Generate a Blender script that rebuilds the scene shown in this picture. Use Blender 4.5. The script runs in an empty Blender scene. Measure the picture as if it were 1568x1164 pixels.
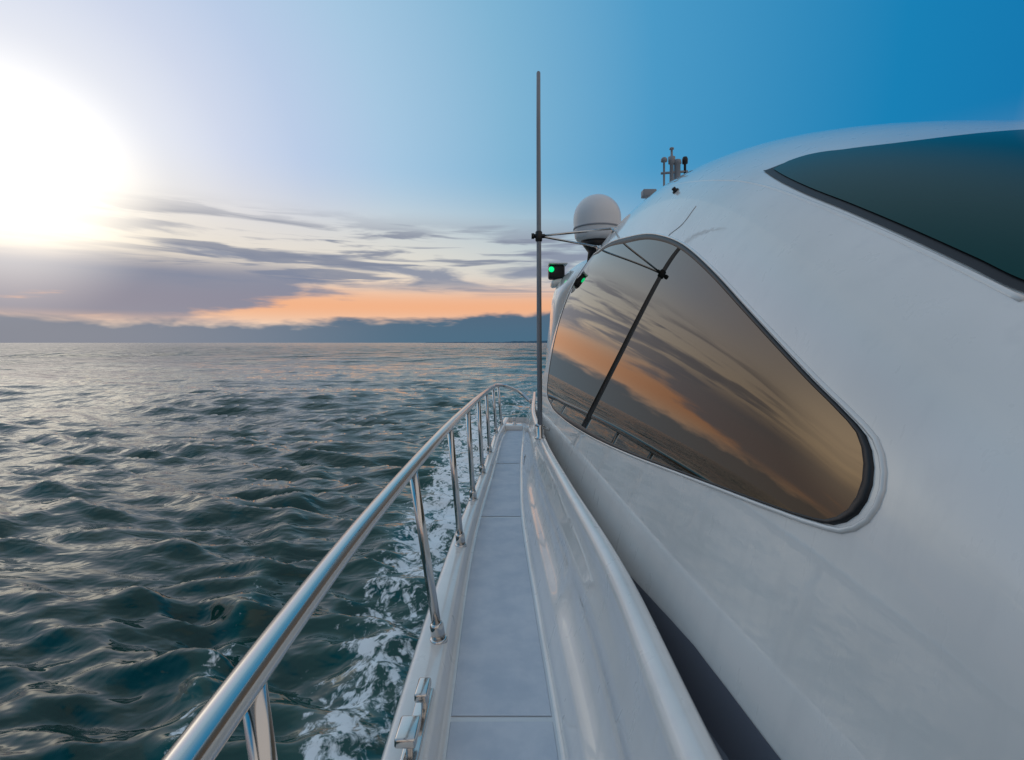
import bpy, math, numpy as np
from mathutils import Vector
ZC=3.1      # eye height above the sea; helper coordinates are relative to eye level
XC=2.3      # centre line of the yacht
scene=bpy.context.scene
rng=np.random.default_rng(7)

def lin(c):
    return tuple(((v/255)/12.92 if v/255<=0.04045 else ((v/255+0.055)/1.055)**2.4) for v in c)+(1.0,)

# ---------------------------------------------------------------- node helper
class NT:
    def __init__(s,tree): s.t=tree; s.n=tree.nodes; s.l=tree.links
    def put(s,sock,v):
        if hasattr(v,'is_linked') or hasattr(v,'links'): s.l.new(v,sock)
        else: sock.default_value=v
    def m(s,op,a,b=0.0,c=0.0,clamp=False):
        n=s.n.new('ShaderNodeMath'); n.operation=op; n.use_clamp=clamp
        s.put(n.inputs[0],a); s.put(n.inputs[1],b); s.put(n.inputs[2],c); return n.outputs[0]
    def ss(s,x,a,b):
        n=s.n.new('ShaderNodeMapRange'); n.interpolation_type='SMOOTHSTEP'
        s.put(n.inputs[0],x); s.put(n.inputs[1],a); s.put(n.inputs[2],b); n.inputs[3].default_value=0; n.inputs[4].default_value=1
        return n.outputs[0]
    def mix(s,f,a,b,mode='MIX'):
        n=s.n.new('ShaderNodeMix'); n.data_type='RGBA'; n.blend_type=mode
        s.put(n.inputs[0],f); s.put(n.inputs[6],a); s.put(n.inputs[7],b); return n.outputs[2]
    def vm(s,op,a,b):
        n=s.n.new('ShaderNodeVectorMath'); n.operation=op
        s.put(n.inputs[0],a); s.put(n.inputs[1],b); return n
    def noise(s,vec,scale,detail=4,rough=.5,dist=0.0):
        n=s.n.new('ShaderNodeTexNoise'); s.l.new(vec,n.inputs['Vector'])
        n.inputs['Scale'].default_value=scale; n.inputs['Detail'].default_value=detail
        n.inputs['Roughness'].default_value=rough; n.inputs['Distortion'].default_value=dist
        return n.outputs[0]
    def ramp(s,f,stops):
        n=s.n.new('ShaderNodeValToRGB'); s.l.new(f,n.inputs[0]); e=n.color_ramp.elements
        e[0].position,e[0].color=stops[0]; e[1].position,e[1].color=stops[-1]
        for p,c in stops[1:-1]:
            x=e.new(p); x.color=c
        return n.outputs[0]
    def bump(s,h,strength,dist,normal=None):
        n=s.n.new('ShaderNodeBump'); n.inputs['Strength'].default_value=strength; n.inputs['Distance'].default_value=dist
        s.l.new(h,n.inputs['Height'])
        if normal is not None: s.l.new(normal,n.inputs['Normal'])
        return n.outputs[0]

# ---------------------------------------------------------------- world sky
w=bpy.data.worlds.new("World"); scene.world=w; w.use_nodes=True
t=NT(w.node_tree); t.n.clear()
tc=t.n.new('ShaderNodeTexCoord'); D=tc.outputs['Generated']
sep=t.n.new('ShaderNodeSeparateXYZ'); t.l.new(D,sep.inputs[0]); dx,dy,dz=sep.outputs
G=Vector((-.705,.675,.220)).normalized()
dot=t.vm('DOT_PRODUCT',D,tuple(G)).outputs['Value']
ang=t.m('DIVIDE',t.m('ARCCOSINE',t.m('MINIMUM',dot,.99999)),math.radians(100))
base=t.ramp(ang,[(0,lin((254,254,254))),(.05,lin((252,252,252))),(.11,lin((236,239,248))),(.17,lin((211,220,240))),(.23,lin((190,208,235))),(.32,lin((168,202,229))),
   (.45,lin((130,183,215))),(.60,lin((76,156,202))),(.80,lin((24,130,184))),(.88,lin((20,122,178))),(.94,lin((130,146,164))),(1.0,lin((202,197,194)))])  # last stops: unseen sky behind the camera, warmed to light the hull
base=t.mix(t.m('MULTIPLY',t.ss(dz,.62,.86),.55),base,lin((192,191,194)))  # unseen zenith paled to warm the light on the hull
hl=t.m('SQRT',t.m('MAXIMUM',t.m('SUBTRACT',1.0,t.m('MULTIPLY',dz,dz)),.0001))
ax=t.m('DIVIDE',dx,hl)
left=t.ss(ax,.45,-.35)
wf=t.m('MULTIPLY',t.ss(dz,.34,.12),t.m('ADD',t.m('MULTIPLY',left,.6),.4))
c=t.mix(t.m('MULTIPLY',wf,.9),base,lin((240,228,208)))
pe=t.m('DIVIDE',t.m('SUBTRACT',dz,.071),.042)
pf=t.m('EXPONENT',t.m('MULTIPLY',t.m('MULTIPLY',pe,pe),-1.0))
c=t.mix(t.m('MULTIPLY',pf,.92),c,lin((246,177,132)))
strv=t.vm('MULTIPLY',D,(1,1,8)).outputs[0]
n1=t.noise(strv,3.0,5,.55,.35)
n2=t.noise(t.vm('ADD',strv,(7.3,1.1,3.0)).outputs[0],2.0,6,.55,.6)
n3=t.noise(t.vm('MULTIPLY',D,(1,1,4)).outputs[0],6.0,4,.6,.2)
n9=t.noise(t.vm('MULTIPLY',D,(1,1,13)).outputs[0],4.2,4,.55,.5)
burn=t.m('ADD',.3,t.m('MULTIPLY',t.ss(ang,.06,.15),.7))
st=t.m('MULTIPLY',t.ss(n1,.45,.58),t.m('MULTIPLY',t.ss(dz,.09,.13),t.ss(dz,.26,.18)))
c=t.mix(t.m('MULTIPLY',t.m('MULTIPLY',st,.9),burn),c,lin((134,143,164)))
st2=t.m('MULTIPLY',t.ss(n9,.48,.61),t.m('MULTIPLY',t.ss(dz,.085,.12),t.ss(dz,.25,.20)))
c=t.mix(t.m('MULTIPLY',t.m('MULTIPLY',st2,.88),burn),c,lin((130,138,158)))
# heavier broken bank to the left
q_=t.m('ADD',t.m('ADD',n2,t.m('MULTIPLY',n3,.35)),t.m('MULTIPLY',t.ss(ax,-.20,-.62),.27))
lb=t.m('MULTIPLY',t.ss(ax,-.22,-.40),t.m('MULTIPLY',t.ss(dz,.020,.055),t.ss(dz,.165,.115)))
lbm=t.m('MULTIPLY',lb,t.ss(q_,.74,.86))
c=t.mix(t.m('MULTIPLY',lbm,.92),c,lin((124,134,158)))
# horizon bank of blue cloud
edge=t.m('ADD',.038,t.m('ADD',t.m('MULTIPLY',t.m('SUBTRACT',n3,.5),.08),t.m('MULTIPLY',t.ss(ax,-.3,.08),.030)))
hb=t.ss(dz,t.m('ADD',edge,.007),t.m('SUBTRACT',edge,.012))
hcol=t.mix(t.ss(ax,-.62,-.15),lin((104,122,146)),lin((48,98,128)))
c=t.mix(t.m('MULTIPLY',hb,.94),c,hcol)
# sun glow behind thin cloud
gl=t.m('MULTIPLY',t.ss(ang,.12,.0),.8)
gc=t.n.new('ShaderNodeCombineXYZ')
for i,k in enumerate((1.0,.90,.74)): t.l.new(t.m('MULTIPLY',gl,k),gc.inputs[i])
c=t.vm('ADD',c,gc.outputs[0]).outputs[0]
bg=t.n.new('ShaderNodeBackground'); t.l.new(c,bg.inputs[0]); bg.inputs[1].default_value=.96
sky=t.n.new('ShaderNodeTexSky'); sky.sky_type='NISHITA'; sky.sun_disc=False
sky.sun_elevation=math.radians(12); sky.sun_rotation=math.radians(-45)
bg2=t.n.new('ShaderNodeBackground'); t.l.new(sky.outputs[0],bg2.inputs[0]); bg2.inputs[1].default_value=.001
ad=t.n.new('ShaderNodeAddShader'); t.l.new(bg.outputs[0],ad.inputs[0]); t.l.new(bg2.outputs[0],ad.inputs[1])
wo=t.n.new('ShaderNodeOutputWorld'); t.l.new(ad.outputs[0],wo.inputs[0])

# ---------------------------------------------------------------- materials
def mat(name,color,rough=.5,metal=0.,ior=1.45,coat=0.,coatr=.05,emit=None,es=0.):
    m=bpy.data.materials.new(name); m.use_nodes=True
    b=m.node_tree.nodes['Principled BSDF']
    b.inputs['Base Color'].default_value=color if len(color)==4 else (*color,1)
    b.inputs['Roughness'].default_value=rough; b.inputs['Metallic'].default_value=metal
    b.inputs['IOR'].default_value=ior; b.inputs['Coat Weight'].default_value=coat; b.inputs['Coat Roughness'].default_value=coatr
    if emit: b.inputs['Emission Color'].default_value=(*emit,1); b.inputs['Emission Strength'].default_value=es
    return m,NT(m.node_tree),b
def pos(tt):
    g=tt.n.new('ShaderNodeNewGeometry'); return g.outputs['Position']
gel,tt,b=mat("white_gelcoat",(.78,.775,.76),.32,coat=1.,coatr=.035)
p=pos(tt); nn=tt.noise(p,1.3,3,.6); n4=tt.noise(p,28,2,.5)
# faint vertical wipe / salt marks
wp=tt.noise(tt.vm('MULTIPLY',p,(6,6,.9)).outputs[0],2.2,4,.6,.3)
col=tt.mix(tt.ss(nn,.3,.75),(.82,.79,.755,1),(.72,.695,.665,1))
tt.l.new(tt.mix(tt.m('MULTIPLY',tt.ss(wp,.5,.75),.22),col,(.60,.59,.58,1)),b.inputs['Base Color'])
tt.l.new(tt.m('ADD',.20,tt.m('MULTIPLY',wp,.20)),b.inputs['Roughness'])
tt.l.new(tt.m('ADD',.015,tt.m('MULTIPLY',tt.ss(wp,.45,.8),.14)),b.inputs['Coat Roughness'])
cb=tt.bump(n4,.03,.006,tt.bump(nn,.07,.02)); tt.l.new(cb,b.inputs['Normal']); tt.l.new(cb,b.inputs['Coat Normal'])
deckm,tt,b=mat("nonskid_deck",(.52,.56,.60),.6)
p=pos(tt); n5=tt.noise(p,420,1,.5); n6=tt.noise(p,5,4,.6)
tt.l.new(tt.mix(tt.ss(n6,.3,.7),(.48,.54,.62,1),(.60,.64,.70,1)),b.inputs['Base Color'])
tt.l.new(tt.bump(n5,.5,.002),b.inputs['Normal'])
decksm,tt,b=mat("smooth_deck",(.66,.68,.70),.35,coat=.3,coatr=.15)
chrome,tt,b=mat("polished_stainless",(.60,.58,.56),.13,metal=1.)
p=pos(tt); n7=tt.noise(p,60,3,.6); tt.l.new(tt.m('ADD',.07,tt.m('MULTIPLY',n7,.16)),b.inputs['Roughness'])
black,_,_=mat("black_rubber",(.012,.012,.014),.45)
dark,_,_=mat("shadow_gap",(.12,.13,.16),.45)  # dark colour stands in for shade on the groove floor and cabin foot
seamm,_,_=mat("panel_joint",(.50,.49,.48),.5)
glass,tt,b=mat("tinted_glass",(.005,.006,.005),.008,ior=1.92)
b.inputs['Specular Tint'].default_value=(1,.74,.48,1)
teal,tt,b=mat("teal_windshield",(.0,.045,.043),.08,ior=1.22)
b.inputs['Specular Tint'].default_value=(.3,1,1,1)
grey,_,_=mat("grey_paint",(.25,.27,.30),.5)
domem,_,_=mat("dome_white",(.66,.67,.69),.4,coat=.2)
green,_,_=mat("green_lens",(.0,.25,.08),.2,emit=(0,1,.3),es=1.0)

# ---------------------------------------------------------------- mesh helpers
def obj(name,V,F,m,parent=None,smooth=True,extra=None):
    V=np.asarray(V,float).reshape(-1,3).copy(); V[:,2]+=ZC
    me=bpy.data.meshes.new(name); me.from_pydata(V.tolist(),[],F); me.update()
    me.materials.append(m)
    if smooth: me.polygons.foreach_set('use_smooth',[True]*len(me.polygons))
    o=bpy.data.objects.new(name,me); scene.collection.objects.link(o)
    if parent: o.parent=parent
    return o
def empty(name,loc=(0,0,0)):
    e=bpy.data.objects.new(name,None); scene.collection.objects.link(e); return e
def grid(P):
    P=np.asarray(P); a,b_,_=P.shape
    F=[(i*b_+j,i*b_+j+1,(i+1)*b_+j+1,(i+1)*b_+j) for i in range(a-1) for j in range(b_-1)]
    return P.reshape(-1,3),F
def herm(xs,ys,x):
    xs=np.asarray(xs,float); ys=np.asarray(ys,float); x=np.asarray(x,float)
    d=np.gradient(ys,xs,axis=0)
    i=np.clip(np.searchsorted(xs,x)-1,0,len(xs)-2); h=xs[i+1]-xs[i]
    u=np.clip((x-xs[i])/h,0,1)
    if ys.ndim>1: u=u[...,None]; h=h[...,None]
    return ys[i]*(2*u**3-3*u**2+1)+ys[i+1]*(3*u**2-2*u**3)+h*(d[i]*(u**3-2*u**2+u)+d[i+1]*(u**3-u**2))
def crv(pts,n):
    pts=np.asarray(pts,float); s=np.r_[0,np.cumsum(np.linalg.norm(np.diff(pts,axis=0),axis=1))]
    return herm(s,pts,np.linspace(0,s[-1],n))
def sweep(path,a,b_=None,n=20,power=2.,up=(0,0,1),caps=True):
    path=np.asarray(path,float); N=len(path)
    a=np.broadcast_to(a,(N,)); b_=a if b_ is None else np.broadcast_to(b_,(N,))
    T=np.gradient(path,axis=0); T/=np.linalg.norm(T,axis=1)[:,None]
    V=[];u=np.array(up,float)
    for k in range(N):
        s=np.cross(T[k],u); s/=np.linalg.norm(s)+1e-9; r=np.cross(s,T[k])
        th=np.linspace(0,2*np.pi,n,endpoint=False)
        cc=np.sign(np.cos(th))*abs(np.cos(th))**(2/power); sn=np.sign(np.sin(th))*abs(np.sin(th))**(2/power)
        V.append(path[k]+np.outer(cc*a[k],s)+np.outer(sn*b_[k],r)); u=r
    F=[(i*n+j,i*n+(j+1)%n,(i+1)*n+(j+1)%n,(i+1)*n+j) for i in range(N-1) for j in range(n)]
    V=np.concatenate(V)
    if caps: F+= [tuple(range(n))[::-1],tuple(range((N-1)*n,N*n))]
    return V,F
def lathe(c,prof,n=32,axis=(0,0,1)):
    ax=Vector(axis).normalized(); q=Vector((0,0,1)).rotation_difference(ax)
    V=[];F=[]
    for r,h in prof:
        for k in range(n):
            a=2*math.pi*k/n; v=q@Vector((r*math.cos(a),r*math.sin(a),h)); V.append((c[0]+v.x,c[1]+v.y,c[2]+v.z))
    m=len(prof)
    for i in range(m-1):
        for j in range(n): F.append((i*n+j,i*n+(j+1)%n,(i+1)*n+(j+1)%n,(i+1)*n+j))
    F.append(tuple(range(n))[::-1]); F.append(tuple(range((m-1)*n,m*n)))
    return V,F
def box(name,c,s,m,parent=None,bev=.01,rot=(0,0,0)):
    x,y,z=[k/2 for k in s]
    V=[(i,j,k) for i in(-x,x) for j in(-y,y) for k in(-z,z)]
    F=[(0,1,3,2),(4,6,7,5),(0,4,5,1),(2,3,7,6),(0,2,6,4),(1,5,7,3)]
    me=bpy.data.meshes.new(name); me.from_pydata(V,[],F); me.materials.append(m)
    o=bpy.data.objects.new(name,me); scene.collection.objects.link(o)
    o.location=(c[0],c[1],c[2]+ZC); o.rotation_euler=rot
    if parent:o.parent=parent
    md=o.modifiers.new('bev','BEVEL'); md.width=bev; md.segments=3
    me.polygons.foreach_set('use_smooth',[True]*6)
    return o
def join(*parts):
    V=[];F=[];o=0
    for v,f in parts:
        v=np.asarray(v); V.append(v); F+= [tuple(i+o for i in q) for q in f]; o+=len(v)
    return np.concatenate(V),F

yacht=empty("motor_yacht")
# ---------------------------------------------------------------- superstructure shell
# radial shell about the axis (XC, z0): nearly flat side panels blended into a super-elliptic roof
NP=2.2; Z0=-1.4; KB=26.; LN=.238
Hp=np.polyfit([-2.5,-1.5,0,.5,1.2,1.7,2.2,2.9,3.3,3.8,4.5,5.5,6.7],[.45,.7,1.2,1.48,1.92,2.2,2.42,2.68,2.80,2.92,3.01,3.02,2.96],5)
Wp=np.polyfit([-2.5,-1.5,0,1.2,2,3,4.65,6.7],[1.6,1.75,1.98,2.12,2.17,2.2,2.2,2.2],4)
Hf=lambda y:np.polyval(Hp,y); Wf=lambda y:np.polyval(Wp,y)
def rad(ph,Y):
    c_=np.abs(np.cos(ph)); s_=np.clip(np.sin(ph),0,1)
    rp=(XC-(.869-.0519*Y)-LN*Z0)/(c_+LN*s_)
    re=((c_/Wf(Y))**NP+(s_/Hf(Y))**NP)**(-1/NP)
    return (rp**-KB+re**-KB)**(-1/KB)
def S(ph,Y):
    ph=np.asarray(ph,float); Y=np.asarray(Y,float)+0*ph; r=rad(ph,Y)
    return np.stack([XC-r*np.cos(ph),Y,Z0+r*np.sin(ph)],-1)
def Nn(ph,Y):
    e=1e-3; a=S(ph+e,Y)-S(ph-e,Y); b_=S(ph,Y+e)-S(ph,Y-e)
    n=np.cross(a,b_); n/=np.linalg.norm(n,axis=-1,keepdims=True)+1e-12
    s=np.sign((n*(S(ph,Y)-np.array([XC,3.,-1.]))).sum(-1,keepdims=True)); return n*s
def So(ph,Y,off): return S(ph,Y)+Nn(ph,Y)*off
def Yend(ph):
    q=np.where(ph>np.pi/2,np.pi-ph,ph)
    return herm([0,.6,.9,1.1,1.3,1.5708],[6.62,6.58,6.45,6.2,6.1,6.1],q)
ph=np.linspace(.05,np.pi-.05,261); fr=np.linspace(0,1,201)
PH,FR=np.meshgrid(ph,fr); YY=-2.5+FR*(Yend(PH)+2.5)
P=S(PH,YY)
ye=Yend(ph); rows=[]
for dyy,off in((.012,-.004),(.02,-.014),(.022,-.03),(.02,-.12)):
    q=So(ph,ye,off); q[:,1]=ye+dyy; rows.append(q)
q=S(ph,ye); q=np.array([XC,5.,-1.0])+(q-np.array([XC,5.,-1.0]))*.3; q[:,1]=ye; rows.append(q)
P=np.concatenate([P,np.array(rows)])
V,F=grid(P); obj("superstructure",V,F,gel,yacht)

# locate a feature on the shell along the eye ray through an image pixel (x/y, z/y)
def hit(a,b_):
    y=np.linspace(.4,6.6,9000); x=a*y; z=b_*y
    f=np.arctan2(z-Z0,XC-x); v=np.hypot(z-Z0,XC-x)-rad(f,y)
    k=np.where((v<0)&(z>Z0))[0]
    if len(k)==0: k=[np.argmin(v)]
    return f[k[0]],y[k[0]]
def outline(pix,closed=True,n=160):
    q=np.array([hit((u-784)/750,(525-v)/750) for u,v in pix])
    if closed:
        q=np.vstack([q[-3:],q,q[:3]]) 
        d=np.r_[0,np.cumsum(np.linalg.norm(np.diff(q*[2.2,1],axis=0),axis=1))]
        s=np.linspace(d[3],d[-3],n,endpoint=False)
    else:
        d=np.r_[0,np.cumsum(np.linalg.norm(np.diff(q*[2.2,1],axis=0),axis=1))]; s=np.linspace(0,d[-1],n)
    return herm(d,q,s)
side=[(838,596),(842,560),(856,495),(884,425),(920,383),(960,365),(1005,361),(1045,376),(1095,420),(1145,475),(1200,535),(1250,588),(1300,638),(1326,668),(1336,700),(1332,755),(1312,788),(1282,803),(1240,795),(1180,775),(1110,749),(1040,723),(970,697),(900,665),(862,640),(845,622)]
OL=outline(side,n=300)
cO=OL.mean(0)
def ringfill(ol,widths,off):
    P0=S(ol[:,0],ol[:,1]); C0=S(np.array([cO[0]]),np.array([cO[1]]))[0]; dist=np.linalg.norm(P0-C0,axis=1); rr=[]
    for (kind,wd),o in zip(widths,off):
        if kind=='w': k=(1-wd*(.013+.0065*P0[:,1])/dist)[:,None]
        else: k=wd*(1-1.0*(.013+.0065*P0[:,1])/dist)[:,None]
        q=cO+(ol-cO)*k; rr.append(So(q[:,0],q[:,1],o))
    n=len(ol); V=np.concatenate(rr); F=[(i*n+j,i*n+(j+1)%n,(i+1)*n+(j+1)%n,(i+1)*n+j) for i in range(len(rr)-1) for j in range(n)]
    return V,F
V,F=ringfill(OL,[('w',-.15),('w',0.),('w',.3),('w',1.0),('w',1.05)],[0,.006,.008,.007,.003]); obj("side_window_seal",V,F,black,yacht)
sc=list(np.linspace(1.003,.02,50))+[0.001]; V,F=ringfill(OL,[('s',k) for k in sc],[.005]*51); go=obj("side_window_glass",V,F,glass,yacht)
q=cO+(OL-cO)*1.010; q=np.vstack([q,q[:2]])
V,F=sweep(So(q[:,0],q[:,1],0.),.007,.007,n=10,caps=False); obj("side_window_moulding",V,F,gel,yacht)

# windshield
low=[(1169,262),(1190,276),(1230,296),(1300,325),(1400,370),(1480,408),(1568,450)]
top=[(1169,262),(1182,251),(1235,239),(1300,229),(1430,214),(1568,201)]
L=np.array([hit((u-784)/750,(525-v)/750) for u,v in low]); T=np.array([hit((u-784)/750,(525-v)/750) for u,v in top])
Ytip=max(L[0,1],T[0,1])
def mono(a):
    a=a[np.argsort(a[:,1])]; k=[0]
    for i in range(1,len(a)):
        if a[i,1]>a[k[-1],1]+.015:k.append(i)
    return a[k]
L2=mono(L); T2=mono(T)
y0=L2[0,1]
L2=np.vstack([[1.5,y0-.62],[1.15,y0-.56],[L2[0,0]+.02,y0-.35],L2])
T2=T2[T2[:,0]<1.55]
yr=y0-.62+(Ytip-(y0-.62))*np.linspace(0,1,120)
fl=herm(L2[:,1],L2[:,0],yr); ft=np.where(yr<T2[0,1],np.interp(yr,[y0,T2[0,1]],[1.5708,T2[0,0]]),herm(T2[:,1],T2[:,0],yr))
ft=np.clip(ft,None,1.5708); ft=np.maximum(ft,fl)
def shield(sgn,off,m,name,ins):
    g=[];k=np.linspace(0,1,50)
    for i in range(len(yr)):
        if yr[i]>Ytip-ins*4 and ins>0: continue
        a=fl[i]+ins; b_=ft[i]-(ins*.55 if ft[i]<1.55 else .004*(ins>0)); b_=max(a+.0005,b_)
        p=a+(b_-a)*k; p=p if sgn>0 else np.pi-p
        g.append(So(p,np.full(50,yr[i]),off))
    V,F=grid(np.array(g)); obj(name,V,F,m,yacht)
shield(1,.004,black,"windshield_seal",0.); shield(-1,.004,black,"windshield_seal_port",0.)
shield(1,.008,teal,"windshield_glass",.014); shield(-1,.008,teal,"windshield_glass_port",.014)
bp=[(1000,292),(1040,281),(1090,276),(1140,278),(1180,287),(1240,309),(1310,338),(1400,378),(1480,416),(1568,460)]
q=outline(bp,False,120)
V,F=sweep(So(q[:,0],q[:,1],-.004),np.linspace(.004,.010,120),n=10); obj("brow_moulding",V,F,gel,yacht)
q=outline([(1066,316),(1052,335),(1024,361)],False,30); V,F=sweep(So(q[:,0],q[:,1],-.001),.004,n=8); obj("panel_joint",V,F,seamm,yacht)

# ---------------------------------------------------------------- hull, deck, toe rail, coaming
ysx=[-7,-5,-3,-1,0,1,2.3,3.44,4.47,5.25,6.25,7.6,8.4,9.2]
xo=lambda y:herm(ysx,[2.25,1.0,.2,-.25,-.37,-.43,-.447,-.431,-.385,-.345,-.31,-.27,-.21,-.15],y)
cw=lambda y:herm([-7,0,1.7,3,4.2,8.6,9.2],[.1,.19,.19,.15,.115,.11,.11],y)
dxr=lambda y:herm([-7,-2.5,0,1,1.76,2.78,4.25,6,8.65,9.2],[2.2,.9,.28,.21,.19,.15,.10,.12,.22,.24],y)
lx=lambda y:herm([-2.5,0,1,1.8,3,4,5,6,8.7],[1.05,.42,.395,.405,.345,.295,.275,.27,.40],y)
ys=np.linspace(-7,9.2,240)
def strip(ys,fn):
    return np.array([fn(y) for y in ys])
def cap(y):
    o=xo(y);w_=cw(y)
    pr=[(o+.05,-3.4),(o+.03,-2.6),(o+.01,-1.8),(o+.0,-1.46),(o-.004,-1.44),(o,-1.415),(o+.012,-1.403),(o+.03,-1.40),(o+w_*.72,-1.398),(o+w_*.80,-1.404),(o+w_*.85,-1.42),(o+w_*.93,-1.485),(o+w_,-1.499),(o+w_+.02,-1.5)]
    return [(x,y,z) for x,z in pr]
P=strip(ys,cap); V,F=grid(P); P2=P.copy(); P2[:,:,0]=2*XC-P2[:,:,0]; V2,F2=grid(P2)
V,F=join((V,F),(V2,F2)); obj("hull",V,F,gel,yacht)
P=strip(ys,lambda y:[(xo(y)+cw(y)+.015,y,-1.5),(xo(y)+cw(y)+.03,y,-1.5)]+[(xx,y,-1.5) for xx in np.linspace(xo(y)+cw(y)+.06,2*XC-xo(y)-cw(y)-.015,6)])
V,F=grid(P); obj("deck",V,F,decksm,yacht,smooth=False)
P=np.array([[(x,9.2,-1.4),(x,9.3,-3.4)] for x in np.linspace(-.15,2*XC+.15,4)]); V,F=grid(P); obj("transom",V,F,gel,yacht)
box("swim_platform",(XC,9.9,-2.75),(4.4,1.4,.12),decksm,yacht,.04)
for a,b_ in((-.6,1.935),(1.965,4.19),(4.225,6.05),(6.085,8.35)):
    yy=np.linspace(a,b_,40)
    P=strip(yy,lambda y:[(xo(y)+cw(y)+.018,y,-1.4995),(xo(y)+cw(y)+.022,y,-1.4965)]+[(xo(y)+cw(y)+.022+(dxr(y)-.026-xo(y)-cw(y)-.022)*f,y,-1.4965) for f in(.33,.66,1)]+[(dxr(y)-.022,y,-1.4995)])
    V,F=grid(P); obj("nonskid_panel",V,F,deckm,yacht,smooth=False)
box("aft_step",(.03,8.55,-1.46),(.3,.34,.09),gel,yacht,.02)
yc=np.linspace(-2.4,8.7,260)
floor=lambda y:np.interp(y,[1.2,3.0],[-1.05,-1.28])
def coam(y):
    d=dxr(y);l=lx(y);r=np.interp(y,[0,1,3,6],[.056,.054,.036,.03])
    e=l-r
    def f(k,o=0.): return (d+(e-d)*k-o*.9,-1.47+(-.90-r+1.47)*k+o*.35)
    rec=.020*np.clip((y-.2)*4,0,1)*np.clip((4.6-y)*3,0,1)*(1-.8*np.exp(-((y-2.4)/.12)**2))
    pr=[(d-.012,-1.4995),(d,-1.497),(d+.006,-1.485),f(0.03),f(.12),f(.22),f(.30,.004),f(.33,-rec),f(.5,-rec*1.3),f(.66,-rec),f(.70,.004),f(.8),f(.9),f(1.)]
    th=np.linspace(np.pi,-.35,16)
    pr+=[(l+r*math.cos(a),-.90+r*math.sin(a)) for a in th]+[(l+r*.95,floor(y)-.01)]
    return [(x,y,z) for x,z in pr]
V,F=grid(strip(yc,coam)); obj("side_coaming",V,F,gel,yacht)
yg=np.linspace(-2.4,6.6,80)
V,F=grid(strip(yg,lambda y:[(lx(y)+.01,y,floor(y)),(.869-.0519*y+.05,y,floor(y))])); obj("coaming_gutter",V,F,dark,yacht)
def gap_shade(y):  # added strip on the cabin foot, dark to imitate shadow in the groove
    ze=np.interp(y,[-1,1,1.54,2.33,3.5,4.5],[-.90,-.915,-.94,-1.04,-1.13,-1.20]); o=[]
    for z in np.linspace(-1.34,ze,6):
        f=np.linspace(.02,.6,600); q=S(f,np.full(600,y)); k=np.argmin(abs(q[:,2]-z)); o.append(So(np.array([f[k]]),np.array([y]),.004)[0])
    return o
V,F=grid(strip(np.linspace(-1,4.5,60),gap_shade)); obj("gap_shade_strip",V,F,dark,yacht)
P=[]
for y in np.linspace(6.3,8.7,30):
    x0=np.interp(y,[6.3,8.7],[.44,.52])
    P.append([(x0-.06,y,-1.5),(x0-.03,y,-1.0),(x0,y,-.62),(x0+.02,y,-.54),(x0+.07,y,-.5),(XC,y,-.45),(2*XC-x0-.07,y,-.5),(2*XC-x0,y,-.6),(2*XC-x0+.06,y,-1.5)])
V,F=grid(P); obj("aft_saloon",V,F,gel,yacht)
ap=[(.55,7.3,-1.45),(.59,7.2,-.5),(.64,7.1,.2),(.75,7.0,.77),(1.0,6.9,1.0),(1.5,6.8,1.10),(XC,6.8,1.14),(3.1,6.8,1.10),(3.6,6.9,1.0),(3.85,7.0,.77),(3.96,7.1,.2),(4.01,7.2,-.5),(4.05,7.3,-1.45)]
pa=crv(ap,90)
V,F=sweep(pa,.36,.095,n=28,power=3.2,up=(1,0,0)); obj("radar_arch",V,F,gel,yacht)

# ---------------------------------------------------------------- railing
rail=empty("deck_railing")
rp=[(1.95,-6.7,-.55),(.9,-5,-.55),(.13,-3,-.56),(-.3,-1,-.58),(-.42,0,-.585),(-.456,.7,-.588),(-.474,1.3,-.586),(-.468,2.31,-.583),(-.432,3.39,-.572),(-.395,4.375,-.58),(-.36,5.25,-.592),(-.327,6.25,-.625),(-.292,7.6,-.69),(-.235,8.35,-.725),(-.10,8.68,-.77),(.12,8.75,-.87),(.34,8.6,-1.05)]
V,F=sweep(crv(rp,260),.031,n=28); obj("top_rail",V,F,chrome,rail)
st=[(-.455,.86,-.60,-.345,-1.4),(-.468,2.31,-.60,-.345,-1.4),(-.43,3.39,-.58,-.353,-1.4),(-.395,4.375,-.59,-.345,-1.4),(-.36,5.25,-.60,-.315,-1.4),(-.327,6.25,-.63,-.285,-1.4),(-.292,7.6,-.70,-.245,-1.4),(-.235,8.35,-.73,-.18,-1.4),(-.40,-.6,-.6,-.28,-1.4),(-.16,-2,-.58,-.03,-1.4),(.30,-3.6,-.56,.5,-1.4),(.95,-5.05,-.56,1.1,-1.4)]
for i,(x1,y,z1,x0,z0) in enumerate(st):
    a=np.array([x0,y,z0]);b_=np.array([x1,y,z1]); d=(b_-a)/np.linalg.norm(b_-a)
    V1=sweep([a+(b_-a)*f for f in(0,.5,1)],.022,n=20,up=(0,1,0))
    V2=lathe(a,[(.032,0),(.032,.07),(.029,.078),(.023,.082)],24,tuple(d))
    V3=lathe(a,[(.042,-.004),(.042,.006),(.038,.010),(.03,.012)],24)
    V,F=join(V1,V2,V3); obj("stanchion_%d"%(i+1),V,F,chrome,rail)

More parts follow.
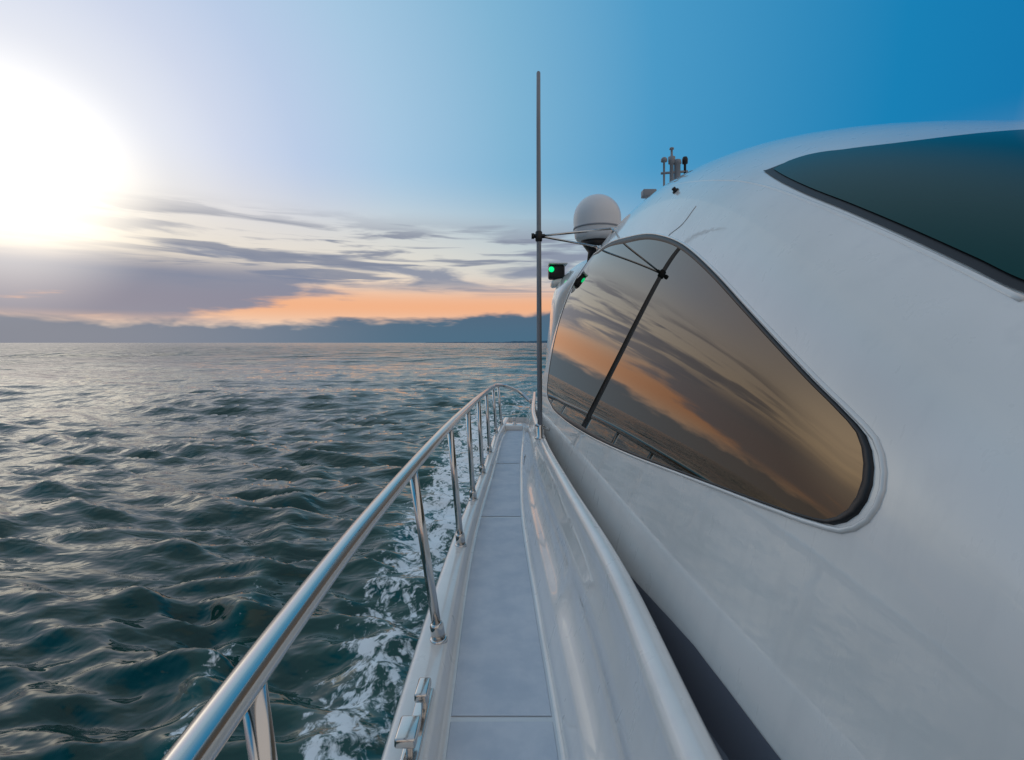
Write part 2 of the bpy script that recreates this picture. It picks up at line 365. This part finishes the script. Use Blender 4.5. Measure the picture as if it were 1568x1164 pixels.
# ---------------------------------------------------------------- antenna pole
pole=empty("antenna_pole")
px,py=.246,4.5
V,F=join(sweep([(px+.012,py,-.86),(px+.004,py,0),(px,py,1.2),(px-.003,py,2.0),(px-.003,py,2.48)],[.023,.023,.021,.019,.018],n=18,up=(0,1,0)),lathe((px-.003,py,2.48),[(.017,0),(.013,.01),(.004,.016)],16))
obj("pole",V,F,grey,pole)
V,F=join(lathe((px+.012,py,-.88),[(.05,0),(.05,.012),(.034,.02),(.032,.12),(.026,.13)],24),sweep([(px-.03,py-.02,-.75),(px+.10,py,-.80)],.014,n=12)); obj("socket",V,F,chrome,pole)
V,F=join(lathe((px,py,.93),[(.026,0),(.032,.01),(.032,.085),(.026,.095)],20),sweep([(px-.055,py,.98),(px+.055,py,.98)],.02,n=14),lathe((px-.055,py,.98),[(.027,-.012),(.027,.012)],14,(1,0,0))); obj("clamp",V,F,black,pole)
def foot(a,b_):
    p1=So(np.array([a]),np.array([b_]),0)[0]; n=Nn(np.array([a]),np.array([b_]))[0]; return p1,n
for (u,v) in((940,353),(917,380)):
    a,yb=hit((u-784)/750,(525-v)/750); p1,n=foot(a,yb)
    V,F=join(sweep([(px,py,.98),tuple(p1+n*.03)],.011,n=12),lathe(p1,[(.035,-.005),(.035,.006),(.02,.014),(.015,.035)],18,tuple(n)))
    obj("strut",V,F,chrome,pole)

# ---------------------------------------------------------------- satellite dome
dome=empty("satellite_dome")
c=(1.13,6.5,0)
pr=[(.02,1.335),(.20,1.34),(.27,1.36),(.295,1.40),(.305,1.5),(.312,1.6)]+[(.312*math.cos(a),1.65+.312*math.sin(a)) for a in np.linspace(0.0,1.5,18)]
V,F=lathe(c,pr,48); obj("radome",V,F,domem,dome)
V,F=lathe(c,[(.15,.95),(.12,1.2),(.17,1.27),(.22,1.335)],32); obj("pedestal",V,F,black,dome)
V,F=lathe(c,[(.3135,1.50),(.3145,1.51),(.3135,1.52)],48); obj("seam",V,F,grey,dome)

# navigation light
nav=empty("navigation_light")
box("bracket",(.76,7.4,.92),(.36,.30,.10),gel,nav,.04,(0,-.25,0))
box("housing",(.665,7.35,1.055),(.24,.2,.21),black,nav,.035)
V,F=lathe((.585,7.245,1.085),[(.040,0),(.040,.02),(.027,.037),(.01,.042)],20,(-.3,-1,0)); obj("lens",V,F,green,nav)
box("hood",(.68,7.33,1.17),(.28,.28,.02),gel,nav,.008)

# roof instruments
mast=empty("instrument_mast")
def post(nm,x,y,z0,prof,m=grey):
    V,F=lathe((x,y,z0-.15),[(prof[0][0],0)]+[(r_,h_+.15) for r_,h_ in prof],16); obj(nm,V,F,m,mast)
post("gps_post",1.49,4.8,1.55,[(.010,0),(.010,.22),(.03,.225),(.03,.25),(.018,.265)])
post("mast_post",1.565,4.8,1.55,[(.022,0),(.018,.2),(.032,.205),(.034,.27),(.012,.28),(.010,.34),(.022,.345),(.02,.36),(.004,.365)])
post("horn_post",1.62,4.8,1.55,[(.03,0),(.03,.20),(.04,.205),(.034,.24),(.01,.25)])
post("vhf_post",1.695,4.8,1.55,[(.012,0),(.012,.2),(.026,.205),(.028,.25),(.02,.27)],black)
V,F=sweep([(1.46,4.8,1.66),(1.72,4.8,1.68)],.012,n=10); obj("crossbar",V,F,grey,mast)
box("camera_box",(1.34,4.8,1.46),(.13,.1,.07),grey,mast,.01)
a,yb=hit((1035-784)/750,(525-293)/750); p1,n=foot(a,yb)
rl=empty("roof_light"); V,F=join(lathe(p1,[(.022,-.005),(.022,.008),(.014,.012),(.012,.02),(.016,.024),(.01,.03)],16,tuple(n))); obj("fixture",V,F,black,rl)

# mooring chock on the toe rail: two square horns on legs over one base
ch=empty("mooring_chock")
box("base_plate",(-.343,1.77,-1.393),(.06,.40,.014),chrome,ch,.005)
for x,y,wd,ln in((-.352,1.66,.072,.11),(-.338,1.86,.050,.10)):
    box("horn",(x,y,-1.318),(wd,ln,.034),chrome,ch,.009)
    box("leg",(x+.006,y+.015,-1.36),(.026,.05,.07),chrome,ch,.006)
bl=empty("deck_bollard"); V,F=lathe((.04,8.5,-1.42),[(.05,0),(.05,.01),(.025,.02),(.022,.10),(.04,.11),(.04,.13),(.02,.135)],24); obj("post",V,F,chrome,bl)
lt=empty("door_latch"); V,F=join(lathe((.17,5.6,-1.30),[(.03,0),(.03,.015),(.02,.02)],16,(-1,0,.3)),sweep([(.155,5.6,-1.30),(.145,5.55,-1.38)],.014,n=10)); obj("handle",V,F,black,lt)

# ---------------------------------------------------------------- sea
front=np.linspace(-math.pi*.40,math.pi*.15,680); back=np.linspace(math.pi*.15,math.pi*1.60,110)[1:-1]
az=np.r_[front,back]; nr=900; r=np.exp(np.linspace(math.log(1.9),math.log(30000),nr))
R,A=np.meshgrid(r,az,indexing='ij'); X=R*np.sin(A); Y=R*np.cos(A)
sp=R*(math.log(30000/1.9)/nr)
Z=np.zeros_like(X)
N=130
lam=np.exp(rng.uniform(math.log(.28),math.log(1.9),N)); th=rng.normal(math.radians(8),math.radians(19),N)
amp=.0102*lam**.92*rng.uniform(.6,1.4,N); phs=rng.uniform(0,6.28,N)
# slow modulation so that crests come in groups and never repeat
grp=.80+.35*np.sin(X*.9+1.3*np.sin(Y*.37))*np.sin(Y*.7+1.1*np.sin(X*.31+2))
for i in range(N):
    kx=2*math.pi/lam[i]*math.sin(th[i]); ky=2*math.pi/lam[i]*math.cos(th[i])
    f=np.clip(lam[i]/(sp*2.4)-.6,0,1)
    q=kx*X+ky*Y+phs[i]
    Z+=grp*f*amp[i]*(np.sin(q)-.28*np.cos(2*q))
for i in range(14):
    l=rng.uniform(2.2,9); a=rng.normal(.1,.4); Z+=.012*np.sin(2*math.pi/l*(X*math.sin(a)+Y*math.cos(a))+rng.uniform(0,6))*np.clip(l/(sp*3)-.6,0,1)
for i in range(34):
    l=rng.uniform(3.5,20); a=rng.normal(.1,.35); Z+=.0052*l**.9*np.clip(R/36,0,1)*np.sin(2*math.pi/l*(X*math.sin(a)+Y*math.cos(a))+rng.uniform(0,6))*np.clip(l/(sp*2.5)-.6,0,1)
for (ofs,sl,hh,wd) in((-1.55,-.27,.12,.20),(-2.6,-.33,.05,.3),(-.2,-.235,.06,.3)):
    ln=ofs+sl*(Y); dd=(X-ln)/wd*(1/(1+np.maximum(Y,0)*.05)); m_=np.clip((Y+2)/3,0,1)*np.exp(-np.maximum(Y,0)/14)
    Z+=hh*m_*np.exp(-dd**2)*(1+.5*np.sin(Y*2.1+X))
near=np.exp(-((X-(-1.3))/.8)**2)*np.clip((Y+1)/2,0,1)*np.exp(-np.maximum(Y-12,0)/14)
Z+=near*.05*np.sin(X*5+Y*2.3)*np.sin(Y*3.1-X*1.7)
foam=np.zeros_like(X)
foam+=.98*np.exp(-((X+1.2+.02*Y)/(.82+.02*np.maximum(Y,0)))**2)*np.clip((Y-0)/2,0,1)*np.exp(-np.maximum(Y-16,0)/20)
foam+=.30*np.exp(-((X+1.25)/.55)**2)*np.clip((Y-6)/3,0,1)*np.exp(-np.maximum(Y-15,0)/6)
c1=-1.55-.27*Y
foam+=.78*np.exp(-((X-c1)/.15)**2)*np.clip((Y-1)/2,0,1)*np.exp(-np.maximum(Y-5.5,0)/2.0)
wk=np.clip((Y-10)/3,0,1)*np.exp(-((X-2.3)/(2.6+.03*np.maximum(Y,0)))**4)*np.exp(-np.maximum(Y-15,0)/90)
foam+=.95*wk; foam=np.clip(foam,0,1.12)
ins=((X>-.35)&(X<4.95)&(Y<9.3)&(Y>-6)); Z[ins]=-.1
V=np.stack([X,Y,Z-ZC],-1)
nc=len(az)
idx=np.arange(nr*nc).reshape(nr,nc)
a=idx[:-1,:];b_=np.roll(idx,-1,1)[:-1,:];c_=np.roll(idx,-1,1)[1:,:];d_=idx[1:,:]
Fq=np.stack([a,d_,c_,b_],-1).reshape(-1,4)
me=bpy.data.meshes.new("sea"); nv=nr*nc; nf=len(Fq)
co=V.reshape(-1,3).copy(); co[:,2]+=ZC
me.vertices.add(nv); me.vertices.foreach_set('co',co.ravel())
me.loops.add(nf*4); me.loops.foreach_set('vertex_index',Fq.ravel().astype(np.int32))
me.polygons.add(nf); me.polygons.foreach_set('loop_start',np.arange(0,nf*4,4,dtype=np.int32))
me.polygons.foreach_set('use_smooth',np.ones(nf,bool))
at=me.attributes.new('foam','FLOAT','POINT'); at.data.foreach_set('value',foam.ravel().astype(np.float32))
me.update(calc_edges=True); me.validate()
sea=bpy.data.objects.new("sea",me); scene.collection.objects.link(sea)
wm,tt,b=mat("sea_water",(.004,.035,.038),.07,ior=1.46)
p=pos(tt)
att=tt.n.new('ShaderNodeAttribute'); att.attribute_name='foam'; fa=att.outputs['Fac']
pa_=tt.vm('MULTIPLY',p,(.45,1.,1.)).outputs[0]
w1=tt.noise(pa_,5.0,2,.5,.3); w2=tt.noise(pa_,1.1,2,.5,.2)
w4=tt.noise(tt.vm('MULTIPLY',p,(.3,1.,1.)).outputs[0],.30,3,.6,.2)
dist=tt.n.new('ShaderNodeVectorMath'); dist.operation='LENGTH'; tt.l.new(p,dist.inputs[0]); dl=dist.outputs['Value']
far=tt.ss(dl,12,160)
bn=tt.n.new('ShaderNodeBump'); tt.l.new(tt.m('MULTIPLY',far,1.0),bn.inputs['Strength']); bn.inputs['Distance'].default_value=1.9; tt.l.new(w4,bn.inputs['Height'])
nb=tt.bump(w2,.5,.24,bn.outputs[0]); nb=tt.bump(w1,.6,.06,nb)
tt.l.new(nb,b.inputs['Normal'])
f1=tt.noise(p,2.6,6,.62,1.6); f2=tt.noise(p,9,4,.6,1.0)
ff=tt.m('ADD',tt.m('MULTIPLY',f1,.6),tt.m('MULTIPLY',f2,.4))
thr=tt.m('SUBTRACT',.78,tt.m('MULTIPLY',fa,.325))
fm=tt.m('MULTIPLY',tt.ss(ff,thr,tt.m('ADD',thr,.10)),tt.ss(fa,.05,.35))
turb=tt.mix(tt.m('MULTIPLY',fa,.8,0,True),(.001,.036,.029,1),(.008,.080,.068,1))
tt.l.new(tt.mix(fm,turb,(.84,.88,.90,1)),b.inputs['Base Color'])
tt.l.new(tt.m('ADD',tt.m('ADD',.04,tt.m('MULTIPLY',far,.13)),tt.m('MULTIPLY',fm,.6)),b.inputs['Roughness'])
me.materials.append(wm)

# distant coastline
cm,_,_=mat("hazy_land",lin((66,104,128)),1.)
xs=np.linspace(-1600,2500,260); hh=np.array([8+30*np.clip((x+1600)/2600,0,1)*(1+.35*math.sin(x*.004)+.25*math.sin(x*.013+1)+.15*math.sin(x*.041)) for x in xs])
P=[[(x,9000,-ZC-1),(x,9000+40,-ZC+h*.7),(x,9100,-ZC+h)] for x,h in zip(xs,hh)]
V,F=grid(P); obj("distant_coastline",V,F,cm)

# ---------------------------------------------------------------- light + camera
sd=bpy.data.lights.new("sun","SUN"); sd.energy=.15; sd.angle=math.radians(90); sd.color=(1,.84,.64)
so=bpy.data.objects.new("sun",sd); scene.collection.objects.link(so); so.rotation_euler=(G.to_track_quat('Z','Y')).to_euler(); so.location=(-20,20,20)
cd=bpy.data.cameras.new("camera"); cam=bpy.data.objects.new("camera",cd); scene.collection.objects.link(cam)
cd.sensor_width=36; cd.lens=36*750/1568; cd.shift_y=-57/1568; cd.clip_start=.05; cd.clip_end=60000
cam.location=(0,0,ZC); cam.rotation_euler=(math.radians(90),0,0); scene.camera=cam
scene.view_settings.view_transform='Standard'; scene.view_settings.look='None'; scene.view_settings.exposure=0
